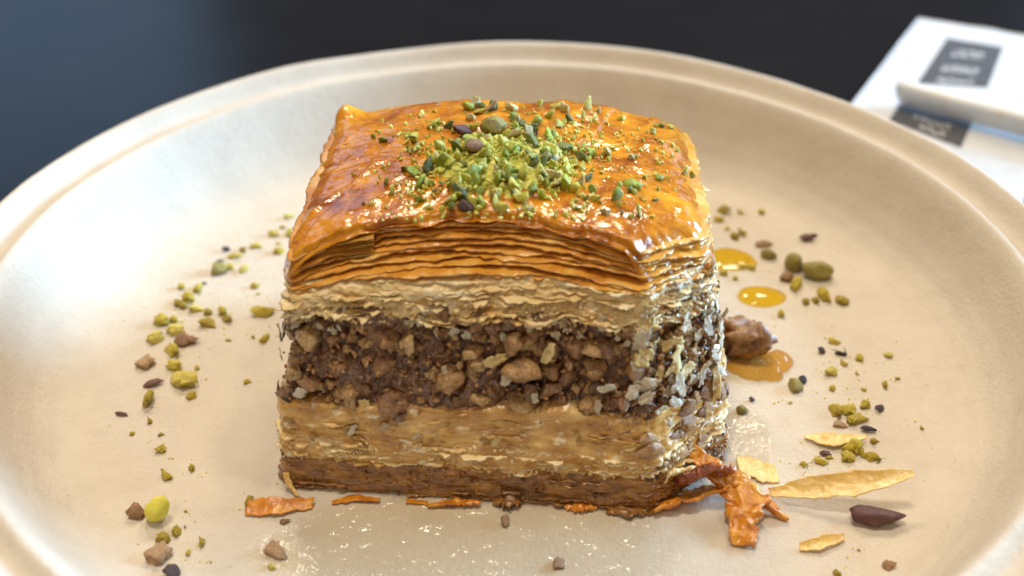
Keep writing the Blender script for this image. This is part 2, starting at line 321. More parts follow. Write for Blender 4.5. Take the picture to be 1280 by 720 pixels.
for k in range(6):      # browned bottom sheets
    sheet('browned_sheet', zl + .078 * k + rnd.uniform(-.012, .012), .060 * rnd.uniform(.8, 1.3), M['crust'], wav=.03, out=.05 - .010 * k + rnd.uniform(-.02, .02), jag=(.09, .075), seed=1.0 + k)
body('soaked_body', .44, 1.44, M['soaked'], -.022, .10, 2.2, 0, squash=2.2, hem=(0, .11))
for k in range(11):      # syrup-soaked sheets under the filling
    sheet('soaked_sheet', .50 + .083 * k + rnd.uniform(-.035, .035), .052 * rnd.uniform(.5, 1.8), M['cream' if k in (1, 2, 3, 4) else 'soaked'], wav=.05, out=(.03 if k < 5 else 0) - .004 * k + rnd.uniform(-.02, .02), jag=(.14, .09 if k < 5 else .045), seed=11.0 + k, hem=.010 * k)
body('cream_body', 2.70, 3.34, M['cream'], -.05, .12, 2.8, .6, squash=2.2, hem=(.15, 0))
zc_ = 2.75
for k in range(12):      # pale crumbly sheets over the filling
    sheet('cream_sheet', zc_, .048 * rnd.uniform(.6, 1.5), M['amber' if k == 11 else 'cream'], archw=.25 + .045 * k, wav=.07, wavs=1.0, out=-.005 + .004 * k + rnd.uniform(-.03, .03), jag=(.14, .07 if k > 6 else .13), seed=31.0 + k, hem=.15 * (1 - k / 12))
    zc_ += .052 * rnd.uniform(.7, 1.3)
for k in range(9):      # amber sheets under the glaze, with narrow open gaps
    sheet('amber_sheet', 3.365 + .057 * k + rnd.uniform(-.010, .010), .052 * rnd.uniform(.8, 1.4), M['amber'], archw=.80 + .026 * k, wav=.07, wavs=.7, out=.045 + rnd.uniform(-.03, .03), jag=(.10, .03), seed=51.0 + k)

# glazed top crust: domed sheet that rolls over the edge
rho = np.concatenate([np.linspace(0.02, .8, 46), np.linspace(.8, 1.0, 26)[1:]])
P0 = ring(3.85) + NRM * .05
s_x, s_y = P0.T
edgej = .05 * fbm(xyz(s_x * 1.4, s_y * 1.4, 77.), 3) + .02 * fbm(xyz(s_x * 9, s_y * 9, 7.), 2)
drop = np.choose(EDGE, [.02, .40, .50, .4, .38]).astype(float)
for _ in range(260): drop = (np.roll(drop, 1) + 2 * drop + np.roll(drop, -1)) / 4
drop = drop * (1 + .30 * fbm(xyz(s_x * 1.1, s_y * 1.1, 3.), 2)) + .05 * np.abs(fbm(xyz(s_x * 5, s_y * 5, 13.), 2))
drop = np.maximum(drop, .04)
P1 = P0 + NRM * edgej[:, None]
X = CEN[0] + (P1[:, 0] - CEN[0])[:, None] * rho; Y = CEN[1] + (P1[:, 1] - CEN[1])[:, None] * rho
dist = np.linalg.norm(P1 - CEN, axis=1)[:, None] * (1 - rho)[None]
Z = top_z(X, Y); rad = np.choose(EDGE, [.13, .42, .50, .3, .34]).astype(float)
for _ in range(260): rad = (np.roll(rad, 1) + 2 * rad + np.roll(rad, -1)) / 4
rad = rad[:, None]
Z = Z - (rad - np.sqrt(np.maximum(0, rad ** 2 - (rad - np.minimum(dist, rad)) ** 2))) * .8
dr = np.linspace(0, 1, 16)[1:]
zs = Z[:, -1:] - drop[:, None] * dr[None]
bulge = .05 * np.sin(dr * np.pi)[None] + .07 * fbm(xyz(P1[:, 0, None] * 3.6, P1[:, 1, None] * 3.6, zs * 4.5), 4) + (ring(3.0) - ring(3.4) * 1.0)[:, 0, None] * 0
slope = np.linalg.norm(RB - RT, axis=1)[:, None] / 3.4 * (Z[:, -1:] - zs)
Xs = P1[:, 0, None] + NRM[:, 0, None] * (bulge + slope); Ys = P1[:, 1, None] + NRM[:, 1, None] * (bulge + slope)
Xi = Xs[:, -1:] - NRM[:, 0, None] * np.array([.03, .10, .5]); Yi = Ys[:, -1:] - NRM[:, 1, None] * np.array([.03, .10, .5]); Zi = zs[:, -1:] + np.array([-.02, .0, .03])
XX = np.concatenate([X, Xs, Xi], 1); YY = np.concatenate([Y, Ys, Yi], 1); ZZ = np.concatenate([Z, zs, Zi], 1)
vv = xyz(XX, YY, ZZ).reshape(-1, 3); ncol = XX.shape[1]
cz = float(top_z(CEN[0], CEN[1])); vv = np.concatenate([vv, [[CEN[0], CEN[1], cz]]])
tr = np.stack([np.full(NS, len(vv) - 1), np.arange(NS) * ncol, ((np.arange(NS) + 1) % NS) * ncol], 1)
bpart('glazed_crust', vv, gridq(NS, ncol, True), M['glaze'], tris=tr)

# dark nut filling body
zr = np.linspace(1.25, 2.85, 90)
rows = np.stack([ring(z) for z in zr], 1)
inset = .10 + .12 * np.sin((zr - 1.25) / 1.6 * np.pi)[None] + np.zeros((NS, 1))
X0 = rows[..., 0]; Y0 = rows[..., 1]; Zq = np.broadcast_to(zr, X0.shape)
d = .24 * fbm(xyz(X0 * 2.6, Y0 * 2.6, Zq * 2.6), 5, .6) - inset
X = X0 + NRM[:, 0, None] * d; Y = Y0 + NRM[:, 1, None] * d
bpart('nut_filling', xyz(X, Y, Zq).reshape(-1, 3), gridq(NS, len(zr), True), M['core'])

# ------------------------------------------------------------------ lumps, fragments
def ico(sub):
    bm = bmesh.new(); bmesh.ops.create_icosphere(bm, subdivisions=sub, radius=1.0)
    v = np.array([q.co[:] for q in bm.verts]); f = np.array([[q.index for q in fc.verts] for fc in bm.faces]); bm.free(); return v, f
ICO = {s: ico(s) for s in (1, 2, 3, 4)}
def lump_v(sub, seed, amp=.35, freq=1.1, cut=0.0):
    v, f = ICO[sub]; r = 1 + amp * fbm(v * freq + seed * 9.7, 3) * 1.25 - amp * .5 * (1 - np.abs(fbm(v * freq * 1.7 + seed * 3.1 + 60, 2)) * 2.2) ** 3 * .5; p = v * r[:, None]
    if cut:
        g = np.random.default_rng(int(seed * 100) + 5)
        for _ in range(4):
            nn = g.normal(size=3); nn /= np.linalg.norm(nn); dd = p @ nn; lim = cut * (.75 + .4 * g.random()); p = p - np.maximum(0, dd - lim)[:, None] * nn * .85
    return p, f
def hull_v(seed, npts=13, sub=2, amp=.10, aspect=(1, .8, .7)):
    """a broken nut fragment: convex hull of a few points, lightly roughened"""
    g = np.random.default_rng(int(seed * 10) + 77); pts = g.normal(size=(npts, 3)); pts /= np.linalg.norm(pts, axis=1)[:, None]; pts *= (.75 + .35 * g.random((npts, 1))) * np.array(aspect)
    bm = bmesh.new(); [bm.verts.new(p) for p in pts]; r = bmesh.ops.convex_hull(bm, input=bm.verts[:])
    bmesh.ops.delete(bm, geom=[v for v in bm.verts if not v.link_faces], context='VERTS'); bmesh.ops.bevel(bm, geom=bm.edges[:], offset=.07, segments=1, affect='EDGES')
    bmesh.ops.triangulate(bm, faces=bm.faces[:])
    if sub: bmesh.ops.subdivide_edges(bm, edges=bm.edges[:], cuts=sub, use_grid_fill=True); bmesh.ops.triangulate(bm, faces=bm.faces[:])
    bm.verts.index_update(); v = np.array([q.co[:] for q in bm.verts]); f = np.array([[q.index for q in fc.verts] for fc in bm.faces]); bm.free()
    v = v * (1 + amp * fbm(v * 2.6 + seed, 3) * 2)[:, None]; return v, f
def hull_mesh(name, seed, m, amp=.10, aspect=(1, .8, .7)):
    p, f = hull_v(seed, 13, 1, amp, aspect); me = mesh_np(name, p, tris=f); me.materials.append(m); return me
def lump_mesh(name, seed, m, sub=3, amp=.35, freq=1.1, cut=.6):
    p, f = lump_v(sub, seed, amp, freq, cut); me = mesh_np(name, p, tris=f); me.materials.append(m); return me
def rot(): return (rnd.uniform(0, 6.28), rnd.uniform(0, 6.28), rnd.uniform(0, 6.28))
def joined(items):
    """items: list of (verts, faces) -> one vertex and one triangle array"""
    vs, fs, k = [], [], 0
    for a, b in items: vs.append(a); fs.append(b + k); k += len(a)
    return np.concatenate(vs), np.concatenate(fs)
def rmat(): return np.array(Euler(rot()).to_matrix())

FR0 = 0; FR1 = NE[0]; CH1 = FR1 + NE[1]; RI1 = CH1 + NE[2]; BK1 = RI1 + NE[3]
def face_pt(i, z, ins=0.0):
    q = ring(z)[int(i) % NS]; n = NRM[int(i) % NS]; return np.array([q[0] - n[0] * ins, q[1] - n[1] * ins, z]), np.array([n[0], n[1], 0])
def front_i(u, z):
    """ring index whose place at height z shows at column u of the photo (front and cut corner)"""
    best = None
    q = ring(z); idx = np.concatenate([np.arange(0, CH1 + 60), np.arange(NS - 60, NS)])
    P = np.column_stack([q[idx], np.full(len(idx), z)]) - CAM_POS
    dep = P[:, 1] * math.cos(PITCH) - P[:, 2] * math.sin(PITCH); uu = 640 + FPX * P[:, 0] / dep
    return int(idx[np.argmin(np.abs(uu - u))])

# walnut pieces pressed into the filling
wal = [hull_mesh('walnut_piece', 1.0 + k, M['walnut'], .14) for k in range(6)] + [lump_mesh('walnut_piece', 1.0 + k, M['walnut'], 3, .60, 1.7, .60) for k in range(3)]
big = [(510, 2.35, .17, .36, .1), (492, 1.50, .30, .26, .12), (455, 2.30, .24, .20, .16), (655, 2.05, .30, .26, .1), (590, 2.2, .26, .2, .2), (560, 1.85, .26, .22, .2),
       (690, 1.75, .22, .25, .14), (640, 2.45, .24, .18, .12), (705, 2.45, .22, .17, .1), (430, 1.55, .22, .22, .12), (420, 1.95, .26, .2, .14), (380, 2.35, .22, .18, .12),
       (385, 1.7, .26, .18, .12), (360, 2.05, .2, .25, .1), (545, 2.5, .2, .16, .16), (740, 2.35, .24, .16, .16), (600, 1.55, .24, .15, .14), (655, 1.5, .25, .16, .12), (780, 1.65, .26, .18, .14),
       (735, 1.55, .2, .15, .14), (820, 2.35, .2, .2, .16), (800, 2.05, .24, .2, .2), (860, 2.4, .2, .2, .12), (470, 1.95, .2, .16, .2)]
for k, (u, z, rx, rz, ins) in enumerate(big):
    p, n = face_pt(front_i(u, z), z, ins)
    link('walnut_piece', wal[6 + k % 3 if k % 2 else k % 6], None, bak, p - BASE, (rnd.uniform(-.2, .2), rnd.uniform(-.25, .25), rnd.uniform(0, 6)), (rx * .95, rx * .85, rz * .95))
for k in range(270):
    z = rnd.uniform(1.34, 2.78); i = rnd.choice([rnd.uniform(0, FR1), rnd.uniform(0, FR1), rnd.uniform(0, FR1), rnd.uniform(FR1, CH1), rnd.uniform(CH1, RI1 - 50), rnd.uniform(BK1 + 50, NS)])
    r = .065 + .13 * rnd.random() ** 1.8; p, n = face_pt(i, z, rnd.uniform(.03, .14) + r * .5)
    link('walnut_piece', wal[rnd.randrange(9)], None, bak, p - BASE, rot(), (r, r * rnd.uniform(.7, 1), r * rnd.uniform(.7, 1.2)))

# loose crumbs stuck to the cut faces (too fine to count)
def crumbs(name, count, zlo, zhi, rlo, rhi, ins, m, sectors, flat=1.0, sub=1):
    it = []
    for k in range(count):
        a, b = rnd.choice(sectors); z = rnd.uniform(zlo, zhi); p, n = face_pt(rnd.uniform(a, b), z, rnd.uniform(*ins)); r = rnd.uniform(rlo, rhi) ** 1
        vq, fq = lump_v(sub, rnd.random() * 50, .5, 1.5); vq = (vq * np.array([1, 1, flat]) * r) @ rmat().T + p; it.append((vq, fq))
    a, b = joined(it); bpart(name, a, None, m, tris=b, kind='stuff', smooth=False)
SECT = [(0, FR1), (0, FR1), (0, FR1), (FR1, CH1), (FR1, CH1), (CH1, RI1), (BK1, NS)]
crumbs('filling_crumbs', 1300, 1.30, 2.78, .015, .055, (.03, .24), M['nutcrumb'], SECT, .6)
crumbs('cream_crumbs', 900, 2.62, 3.02, .008, .034, (-.01, .08), M['flakecrumb'], SECT, .35)
crumbs('soaked_crumbs', 600, .48, .90, .012, .045, (-.02, .05), M['flakecrumb'], SECT, .35)
crumbs('crust_crumbs', 1400, .03, .52, .012, .042, (-.05, .03), M['crust'], SECT, .4)

def strip(path, widths, side, thick=.03, amp=.03, freq=3.0, jag=.2, seed=0.0, nu=26, nv=9, curl=0.0):
    """crumpled strip of pastry following a path, closed, with ragged long edges"""
    path = np.asarray(path, float); t = np.linspace(0, 1, len(path)); tu = np.linspace(0, 1, nu)
    c = np.stack([np.interp(tu, t, path[:, k]) for k in range(3)], 1)
    for _ in range(3): c[1:-1] = (c[:-2] + 2 * c[1:-1] + c[2:]) / 4
    wd = np.interp(tu, np.linspace(0, 1, len(widths)), widths)
    side = np.asarray(side, float)
    if side.ndim == 1: side = np.broadcast_to(side, (nu, 3))
    tan = np.gradient(c, axis=0); tan /= np.linalg.norm(tan, axis=1)[:, None] + 1e-9
    up = np.cross(tan, side); up /= np.linalg.norm(up, axis=1)[:, None] + 1e-9
    s = np.linspace(-1, 1, nv)
    jl = 1 + jag * (fbm(xyz(tu * 9, seed, 1.0), 3) + .7 * fbm(xyz(tu * 25, seed, 3.0), 2)); jr = 1 + jag * (fbm(xyz(tu * 9, seed, 11.0), 3) + .7 * fbm(xyz(tu * 25, seed, 13.0), 2))
    ww = wd[:, None] * np.where(s[None] < 0, jl[:, None], jr[:, None]) * s[None]
    P = c[:, None] + side[:, None] * ww[..., None] + up[:, None] * (curl * wd[:, None] * s[None] ** 2)[..., None]
    P = P + up[:, None] * (amp * fbm(P * freq + seed * 3.3, 4, .6))[..., None] * 2 + tan[:, None] * (amp * 1.2 * fbm(P * freq * 1.7 + seed * 5.3, 3))[..., None]
    th = thick * (.6 + .5 * fbm(P * 4 + seed, 2))[..., None]
    A = P + up[:, None] * th * .5; B = P - up[:, None] * th * .5
    G = np.concatenate([A, B[:, ::-1]], 1); nr = 2 * nv
    q = gridq(nu, nr, False, True)
    caps = [[j, j + 1, nr - 2 - j, nr - 1 - j] for j in range(nv - 1)]; last = (nu - 1) * nr
    caps += [[last + nr - 1 - j, last + nr - 2 - j, last + j + 1, last + j] for j in range(nv - 1)]
    return G.reshape(-1, 3), np.concatenate([q, np.array(caps)])

# torn white phyllo fragments hanging over the filling and the cut corner
frag = []
for k in range(8):
    a, b = strip([(0, 0, -1), (.1 * k % .3, 0, -.3), (-.1, .05, .3), (.05, .1, 1)], (.45, .9, .85, .5), (1, 0, 0), .13, .26, 1.3, .50, 3.0 + k, 12, 8)
    frag.append(mesh_np('torn_fragment', a, b)); frag[-1].materials.append(M['fragment'])
fragy = []
for k in range(4):
    a, b = strip([(0, 0, -1), (.1, 0, -.3), (-.1, .05, .3), (.05, .1, 1)], (.5, .95, .85, .45), (1, 0, 0), .13, .26, 1.3, .50, 23.0 + k, 12, 8)
    fragy.append(mesh_np('torn_fragment', a, b)); fragy[-1].materials.append(M['yellow_flake'])
frags = []
for me_ in fragy: frags.append(me_.copy()); frags[-1].materials.clear(); frags[-1].materials.append(M['soaked'])
def put_frag(me, i, z, ins, sx, sz, tilt=0.0, lean=0.0):
    p, n = face_pt(i, z, ins); ang = math.atan2(n[1], n[0]) + math.pi / 2
    link('torn_fragment', me, None, bak, p - BASE, (lean, tilt, ang), (sx, (sx + sz) * .5, sz))
for (u, z, sx, sz, tilt, y) in [(632, 1.95, .09, .16, .3, 0), (668, 1.70, .07, .12, .2, 0), (748, 1.62, .07, .15, -.1, 0), (757, 1.9, .08, .17, 1.3, 0), (790, 1.85, .11, .17, .5, 0), (455, 1.50, .08, .12, 1.1, 1),
                               (685, 2.35, .1, .2, .4, 1), (620, 2.22, .1, .22, 1.2, 1), (845, 2.15, .16, .30, .2, 1), (850, 1.75, .12, .26, -.2, 0), (800, 2.55, .14, .30, .35, 0), (555, 2.05, .05, .09, 0, 0),
                               (885, 2.35, .1, .26, -.4, 0), (900, 2.0, .1, .3, -.2, 0), (880, 1.7, .1, .25, .3, 0), (895, 1.45, .12, .3, .1, 1), (425, 1.95, .06, .1, 1.3, 0), (760, 1.15, .05, .24, 1.45, 1), (800, 1.1, .08, .26, 1.3, 1),
                               (480, 1.15, .07, .12, .9, 0), (440, 1.05, .06, .14, .6, 0), (520, 1.0, .05, .14, 1.2, 0), (620, 1.0, .07, .12, .5, 1), (375, 1.6, .1, .16, .7, 0), (345, 1.5, .06, .18, .1, 1)]:
    put_frag((fragy if y else frag)[rnd.randrange(4)], front_i(u, z), z, -.01, sx * .8, sz * .75, tilt, rnd.uniform(-.35, .35))
for k in range(95):      # ragged cut corner and side
    i = rnd.uniform(FR1 - 10, RI1 - 60); z = rnd.uniform(.75, 3.05)
    put_frag((frag if rnd.random() < .75 else fragy)[rnd.randrange(4)], i, z, rnd.uniform(-.02, .12), rnd.uniform(.06, .15), rnd.uniform(.07, .18), rnd.gauss(0, .9), rnd.uniform(-.5, .5))
for k in range(26):      # nut paste smeared over the cut corner
    i = rnd.uniform(FR1 - 2, CH1 + 25); z = rnd.uniform(.5, 1.35); r = rnd.uniform(.10, .22); p, n = face_pt(i, z, rnd.uniform(.0, .08))
    link('nut_smear', wal[6 + k % 3], None, bak, p - BASE, (rnd.uniform(-.3, .3), rnd.uniform(-.3, .3), math.atan2(n[1], n[0])), (r * .45, r, r * rnd.uniform(.8, 1.4)))
for k in range(70):      # ragged lower hem of the cream layers along the front
    i = rnd.uniform(0, FR1); z = rnd.uniform(2.50, 2.85) if k % 2 else rnd.uniform(.7, 1.35)
    low = z < 2; put_frag(frags[rnd.randrange(4)] if low else frag[rnd.randrange(8)], i, z, rnd.uniform(.0, .06), rnd.uniform(.03, .08), rnd.uniform(.03, .08), rnd.gauss(1.4, .5), rnd.uniform(-.5, .5))
for k in range(30):
    i = rnd.uniform(BK1 + 40, NS); z = rnd.uniform(.5, 2.6)
    put_frag(frag[rnd.randrange(8)], i, z, rnd.uniform(-.03, .04), rnd.uniform(.03, .07), rnd.uniform(.05, .13), rnd.gauss(0, 1.0), rnd.uniform(-.4, .4))

# torn caramelised crust at the cut corner that slumps onto the plate
def on(u, v, z): return unp(u, v, z)
def tongue(pts, widths, side, m, thick=.09, amp=.06, freq=3.0, jag=.5, seed=1.0, nu=60, nv=21, curl=0.0, name='torn_crust'):
    a, b = strip([on(*p) for p in pts], widths, side, thick, amp, freq, jag, seed, nu, nv, curl)
    a[:, 2] = np.maximum(a[:, 2], .012 + .01 * rng.random(len(a)))
    return bpart(name, a, b, m)
tongue([(862, 572, .55), (900, 590, .42), (935, 612, .28), (975, 640, .08)], (.34, .42, .36, .20), (.5, -.62, -.3), M['caramel'], seed=2.2, jag=.35, thick=.14)
tongue([(905, 590, .40), (932, 625, .24), (928, 655, .12), (930, 684, .04)], (.36, .36, .22, .18), (.8, -.1, .1), M['caramel'], seed=5.1, amp=.06, jag=.35, thick=.14)
tongue([(815, 640, .05), (850, 625, .10), (885, 612, .18), (920, 605, .28)], (.12, .22, .26, .2), (.1, -.7, .5), M['caramel'], seed=7.4, amp=.05, jag=.35)
tongue([(848, 600, .4), (880, 585, .52), (908, 588, .42)], (.2, .34, .26), (.3, -.5, .7), M['jam'], seed=8.4, amp=.06, thick=.16, jag=.35)
tongue([(808, 607, .30), (838, 594, .44), (866, 588, .46)], (.10, .16, .12), (.2, -.6, .7), M['yellow_flake'], seed=9.4, amp=.06)
tongue([(538, 632, .04), (575, 630, .05), (600, 631, .04)], (.03, .08, .03), (0, -.9, .1), M['caramel'], seed=12.4, amp=.05, thick=.06, jag=.8)
for k, (u0, u1, v0) in enumerate(((618, 650, 629), (705, 745, 633), (756, 822, 638))):
    tongue([(u0, v0, .04), ((u0 + u1) / 2, v0 + 1, .07), (u1, v0 + 2, .03)], (.03, .11, .03), (0, -.9, .15), M['caramel' if k % 2 else 'crust'], seed=16.4 + k, amp=.07, thick=.09, jag=1.0)
tongue([(415, 628, .03), (445, 622, .04), (475, 627, .03)], (.04, .08, .03), (0, -.9, .1), M['caramel'], seed=13.4, amp=.03, thick=.05)
tongue([(508, 626, .03), (535, 628, .03)], (.05, .05), (0, -.9, .1), M['caramel'], seed=14.4, amp=.02, thick=.04)
tongue([(357, 590, .3), (362, 605, .12), (372, 620, .04)], (.05, .05, .03), (.9, -.2, .1), M['flake'], seed=15.4, amp=.02, thick=.04, nu=16, nv=6)

# ------------------------------------------------------------------ chopped pistachio on top of the baklava
def on_top(u, v, lift=0.0):
    z = 3.8
    for _ in range(12):
        p = unp(u, v, z); z = .5 * z + .5 * (float(top_z(p[0], p[1])) + lift)
    return np.array([p[0], p[1], float(top_z(p[0], p[1])) + lift])
GREENS = {'yellowish green': 'pist_light', 'bright green': 'pist_green', 'dark green': 'pist_dark', 'pale cream': 'pist_cream'}
pg = {c: [hull_mesh('pistachio_piece', 60. + k + 7 * n_, M[mm], .16, (1, .75, .6)) for k in range(6)] for n_, (c, mm) in enumerate(GREENS.items())}
heap_c = on_top(628, 205)
def heap(x, y): return .19 * np.exp(-(((x - heap_c[0]) / .85) ** 2 + ((y - heap_c[1]) / .85) ** 2))
spots = []
while len(spots) < 190:
    u = rnd.gauss(635, 56); vq = rnd.gauss(208, 34)
    if 134 < vq < 268: spots.append((u, vq, rnd.uniform(.065, .15)))
for k in range(16):     # little clusters on the napkin side and the other side
    cu, cv = (rnd.uniform(715, 835), rnd.uniform(150, 262)) if k < 10 else (rnd.uniform(472, 560), rnd.uniform(165, 250))
    for m_ in range(rnd.randint(2, 5)): spots.append((cu + rnd.gauss(0, 11), cv + rnd.gauss(0, 7), rnd.uniform(.035, .085)))
spots += [(858, 215, .10), (866, 222, .08), (800, 268, .10), (675, 132, .09), (695, 134, .11), (748, 140, .08), (708, 236, .16), (690, 195, .14), (640, 225, .15), (655, 255, .14), (620, 250, .13), (600, 255, .12), (490, 243, .07), (455, 255, .05), (838, 160, .07), (820, 158, .06)]
for u, vq, r in spots:
    p = on_top(u, vq); z = p[2] + rnd.random() ** .7 * float(heap(p[0], p[1])) + r * .35
    c = rnd.choices(list(GREENS), (.46, .26, .13, .15))[0]
    o = link('pistachio_piece', pg[c][rnd.randrange(6)], None, None, (p[0], p[1], z), rot(), (r * 1.3, r * 1.3 * rnd.uniform(.75, 1), r * 1.3 * rnd.uniform(.6, .9)))
    where = 'in the heap on the glazed top' if abs(u - 632) < 72 else ('on the glaze towards the napkin' if u > 632 else 'on the glaze away from the napkin')
    q_ = 'larger ' if r > .105 else 'small '
    tag(o, q_ + c + ' chopped pistachio piece ' + where, 'pistachio', q_ + c + ' pistachio ' + where)
nd = 3800; us = np.where(np.arange(nd) < 3300, rng.normal(634, 62, nd), rng.uniform(470, 850, nd)); vs_ = np.where(np.arange(nd) < 3300, rng.normal(205, 34, nd), rng.uniform(140, 280, nd))
kp = (us > 430) & (us < 862) & (vs_ > 134) & (vs_ < 278); us, vs_ = us[kp], vs_[kp]; zt = np.full(len(us), 3.8)
kp = fbm(xyz(us / 26, vs_ / 18, 4.4), 3) > -.10; us, vs_, zt = us[kp], vs_[kp], zt[kp]
for _ in range(12):
    P = np.stack([unp(a, b, c) for a, b, c in zip(us, vs_, zt)]); zt = .5 * zt + .5 * top_z(P[:, 0], P[:, 1])
it = []
for p in P:
    r = .010 + .036 * rnd.random() ** 2; z = float(top_z(p[0], p[1])) + rnd.random() * float(heap(p[0], p[1])) * .9 + r * .4
    a, b = lump_v(1, rnd.random() * 40, .5, 1.5); it.append(((a * r * np.array([1.3, .9, .6])) @ rmat().T + np.array([p[0], p[1], z]), b))
hx, hy = np.meshgrid(np.linspace(heap_c[0] - 1.6, heap_c[0] + 1.6, 150), np.linspace(heap_c[1] - 1.6, heap_c[1] + 1.6, 150), indexing='ij')
hz = top_z(hx, hy) + heap(hx, hy) * .85 - .055 + .07 * fbm(xyz(hx * 5, hy * 5, 3.), 4, .65)      # packed pulp between the pieces
hq = gridq(150, 150); hk = (heap(hx, hy) > .045).ravel(); hq = hq[hk[hq].all(1)]; it.append((xyz(hx, hy, hz).reshape(-1, 3), np.concatenate([hq[:, [0, 1, 2]], hq[:, [0, 2, 3]]])))
a, b = joined(it)
dust = link('pistachio_dust', mesh_np('pistachio_dust', a, tris=b, smooth=False), M['pist_dust'], kind='stuff')
tag(dust, 'fine ground pistachio dust sprinkled over the glazed top', 'pistachio')
def one(name, me, p, r3, ro, label, cat, group=None):
    return tag(link(name, me, None, None, p, ro, r3), label, cat, group)
one('pistachio_kernel', lump_mesh('pistachio_kernel', 81., M['pist_olive'], 4, .25, .9, .75), on_top(618, 166) + (0, 0, .11), (.23, .16, .15), (.2, .3, .4), 'largest olive pistachio kernel at the crest of the green heap', 'pistachio')
one('pistachio_skin', lump_mesh('pistachio_skin', 82., M['maroon'], 3, .35, 1.2, .6), on_top(580, 170) + (0, 0, .10), (.22, .12, .07), (.2, .5, .5), 'greyish purple pistachio skin beside the largest olive kernel', 'pistachio')
one('pistachio_skin', lump_mesh('pistachio_skin', 83., M['skin'], 3, .35, 1.2, .6), on_top(583, 262) + (0, 0, .05), (.12, .08, .08), (.2, .1, -.4), 'blackish pistachio skin at the front foot of the green heap', 'pistachio')
one('nut_piece', lump_mesh('nut_piece', 84., M['tan'], 3, .3, 1.1, .7), on_top(592, 197) + (0, 0, .20), (.16, .11, .10), (.2, .1, .4), 'smooth tan nut piece in the middle of the green heap', 'nut')
a, b = strip([(-.15, 0, 0), (0, 0, .03), (.15, 0, .1)], (.03, .05, .02), (0, 1, 0), .03, .03, 3, .4, 3.3, 10, 5)
me = mesh_np('nut_sliver', a, b); me.materials.append(M['tan']); one('nut_sliver', me, on_top(612, 140) + (0, 0, .06), (1, 1, 1), (0, -.3, .3), 'pale nut sliver sticking up at the back of the heap', 'nut')

# ------------------------------------------------------------------ crumbs on the plate
py = [(lump_mesh('pistachio_crumb', 100. + k, M['pist_yellow'], 3, .62, 2.3, .66) if k % 2 else hull_mesh('pistachio_crumb', 100. + k, M['pist_yellow'], .30, (1.1, .95, .95))) for k in range(10)]
po = [lump_mesh('pistachio_crumb', 120. + k, M['pist_olive'], 3, .40, 1.2, .65) for k in range(4)]
ps = [hull_mesh('pistachio_skin', 130. + k, M['skin'], .16) for k in range(4)]
pm = [hull_mesh('pistachio_skin', 140. + k, M['maroon'], .16) for k in range(4)]
pt = [lump_mesh('nut_crumb', 150. + k, M['tan'], 3, .6, 2.2, .62) for k in range(4)]
KIND = {'y': ('pistachio_crumb', py, 'pistachio'), 'o': ('pistachio_crumb', po, 'pistachio'), 's': ('pistachio_skin', ps, 'pistachio'), 'm': ('pistachio_skin', pm, 'pistachio'), 't': ('nut_crumb', pt, 'nut')}
def crumb(u, v, wpx, hpx, kind, label, group=None, flat=.8):
    nm, mes, cat = KIND[kind]; p = unp(u, v, 0); z0 = plate_z(p[0], p[1]); p = unp(u, v, z0); c = cm_per_px(p)
    a = wpx * c * .60; h = hpx * c * .60; rz = h * flat
    p = unp(u, v, z0 + rz * .6)
    o = link(nm, mes[rnd.randrange(len(mes))], None, None, (p[0], p[1], z0 + rz * .62), (rnd.uniform(-.25, .25), rnd.uniform(-.25, .25), rnd.uniform(-.4, .4)), (a, max(h * 1.1, a * .6), rz))
    return tag(o, label, cat, group)
left = [(361,270,10,9),(354,284,7,6),(341,292,10,8),(362,291,10,10),(349,304,6,5),(349,313,14,9),(320,307,12,10),(304,312,8,7),(291,320,12,8),(299,319,8,7),(287,333,12,10),
        (305,336,10,10),(226,358,9,8),(247,360,11,12),(319,357,10,10),(323,367,4,4),(235,372,13,13),(222,379,10,9),(229,382,9,9),(246,386,18,12),(260,390,9,8),(278,389,9,11),(284,398,13,10),
        (259,404,18,16),(202,400,17,14),(217,399,9,8),(220,412,22,14),(215,437,17,17),(219,457,20,15),(246,460,6,6),(239,494,13,10),(186,526,10,9),(165,542,5,5),(201,543,6,6),
        (202,561,12,12),(285,425,7,4),(316,421,5,5),(330,423,10,11),(309,477,8,8),(240,585,8,9),(220,663,11,13),(204,672,15,12),(235,691,6,7),(263,703,4,4),(232,639,4,4),(340,709,11,7),(311,627,10,14)]
right = [(904,262,13,12),(900,274,12,10),(909,285,6,6),(925,265,11,8),(952,264,7,7),(919,295,11,10),(927,291,13,12),(929,333,9,9),(940,334,11,9),(905,341,10,8),(919,347,7,7),(1007,377,8,8),
         (1019,375,10,9),(1031,368,13,18),(1052,376,15,11),(976,392,9,10),(1044,427,14,9),(1054,454,12,9),(1040,464,15,14),(1074,447,10,9),(1110,444,10,7),(1071,467,6,6),(1106,480,7,10),(1123,473,6,5),
         (1041,485,8,8),(1080,487,6,5),(988,503,5,4),(1044,512,17,16),(1060,513,16,14),(1082,505,12,13),(1152,535,6,6),(1094,551,11,10),(1060,571,15,12),(1088,570,22,11),(1028,577,16,10),(1004,580,8,8),(1046,717,10,7),(1074,688,4,4),(1037,572,8,6)]
for a in left:
    z_ = 'in the far cluster of the long crumb trail' if a[1] < 345 else ('in the dense middle of the long crumb trail' if a[1] < 470 else 'in the sparse near end of the long crumb trail')
    q_ = 'tiny' if a[2] < 9 else 'small'
    crumb(*a, 'y', q_ + ' yellow pistachio crumb ' + z_, q_ + ' crumbs ' + z_)
for a in right:
    z_ = 'around the amber syrup smear' if a[1] < 350 else ('between the olive kernels and the black skin bits' if a[1] < 500 else 'around the golden flakes')
    q_ = 'tiny' if a[2] < 9 else 'small'
    crumb(*a, 'y', q_ + ' yellow pistachio crumb ' + z_, q_ + ' crumbs ' + z_)
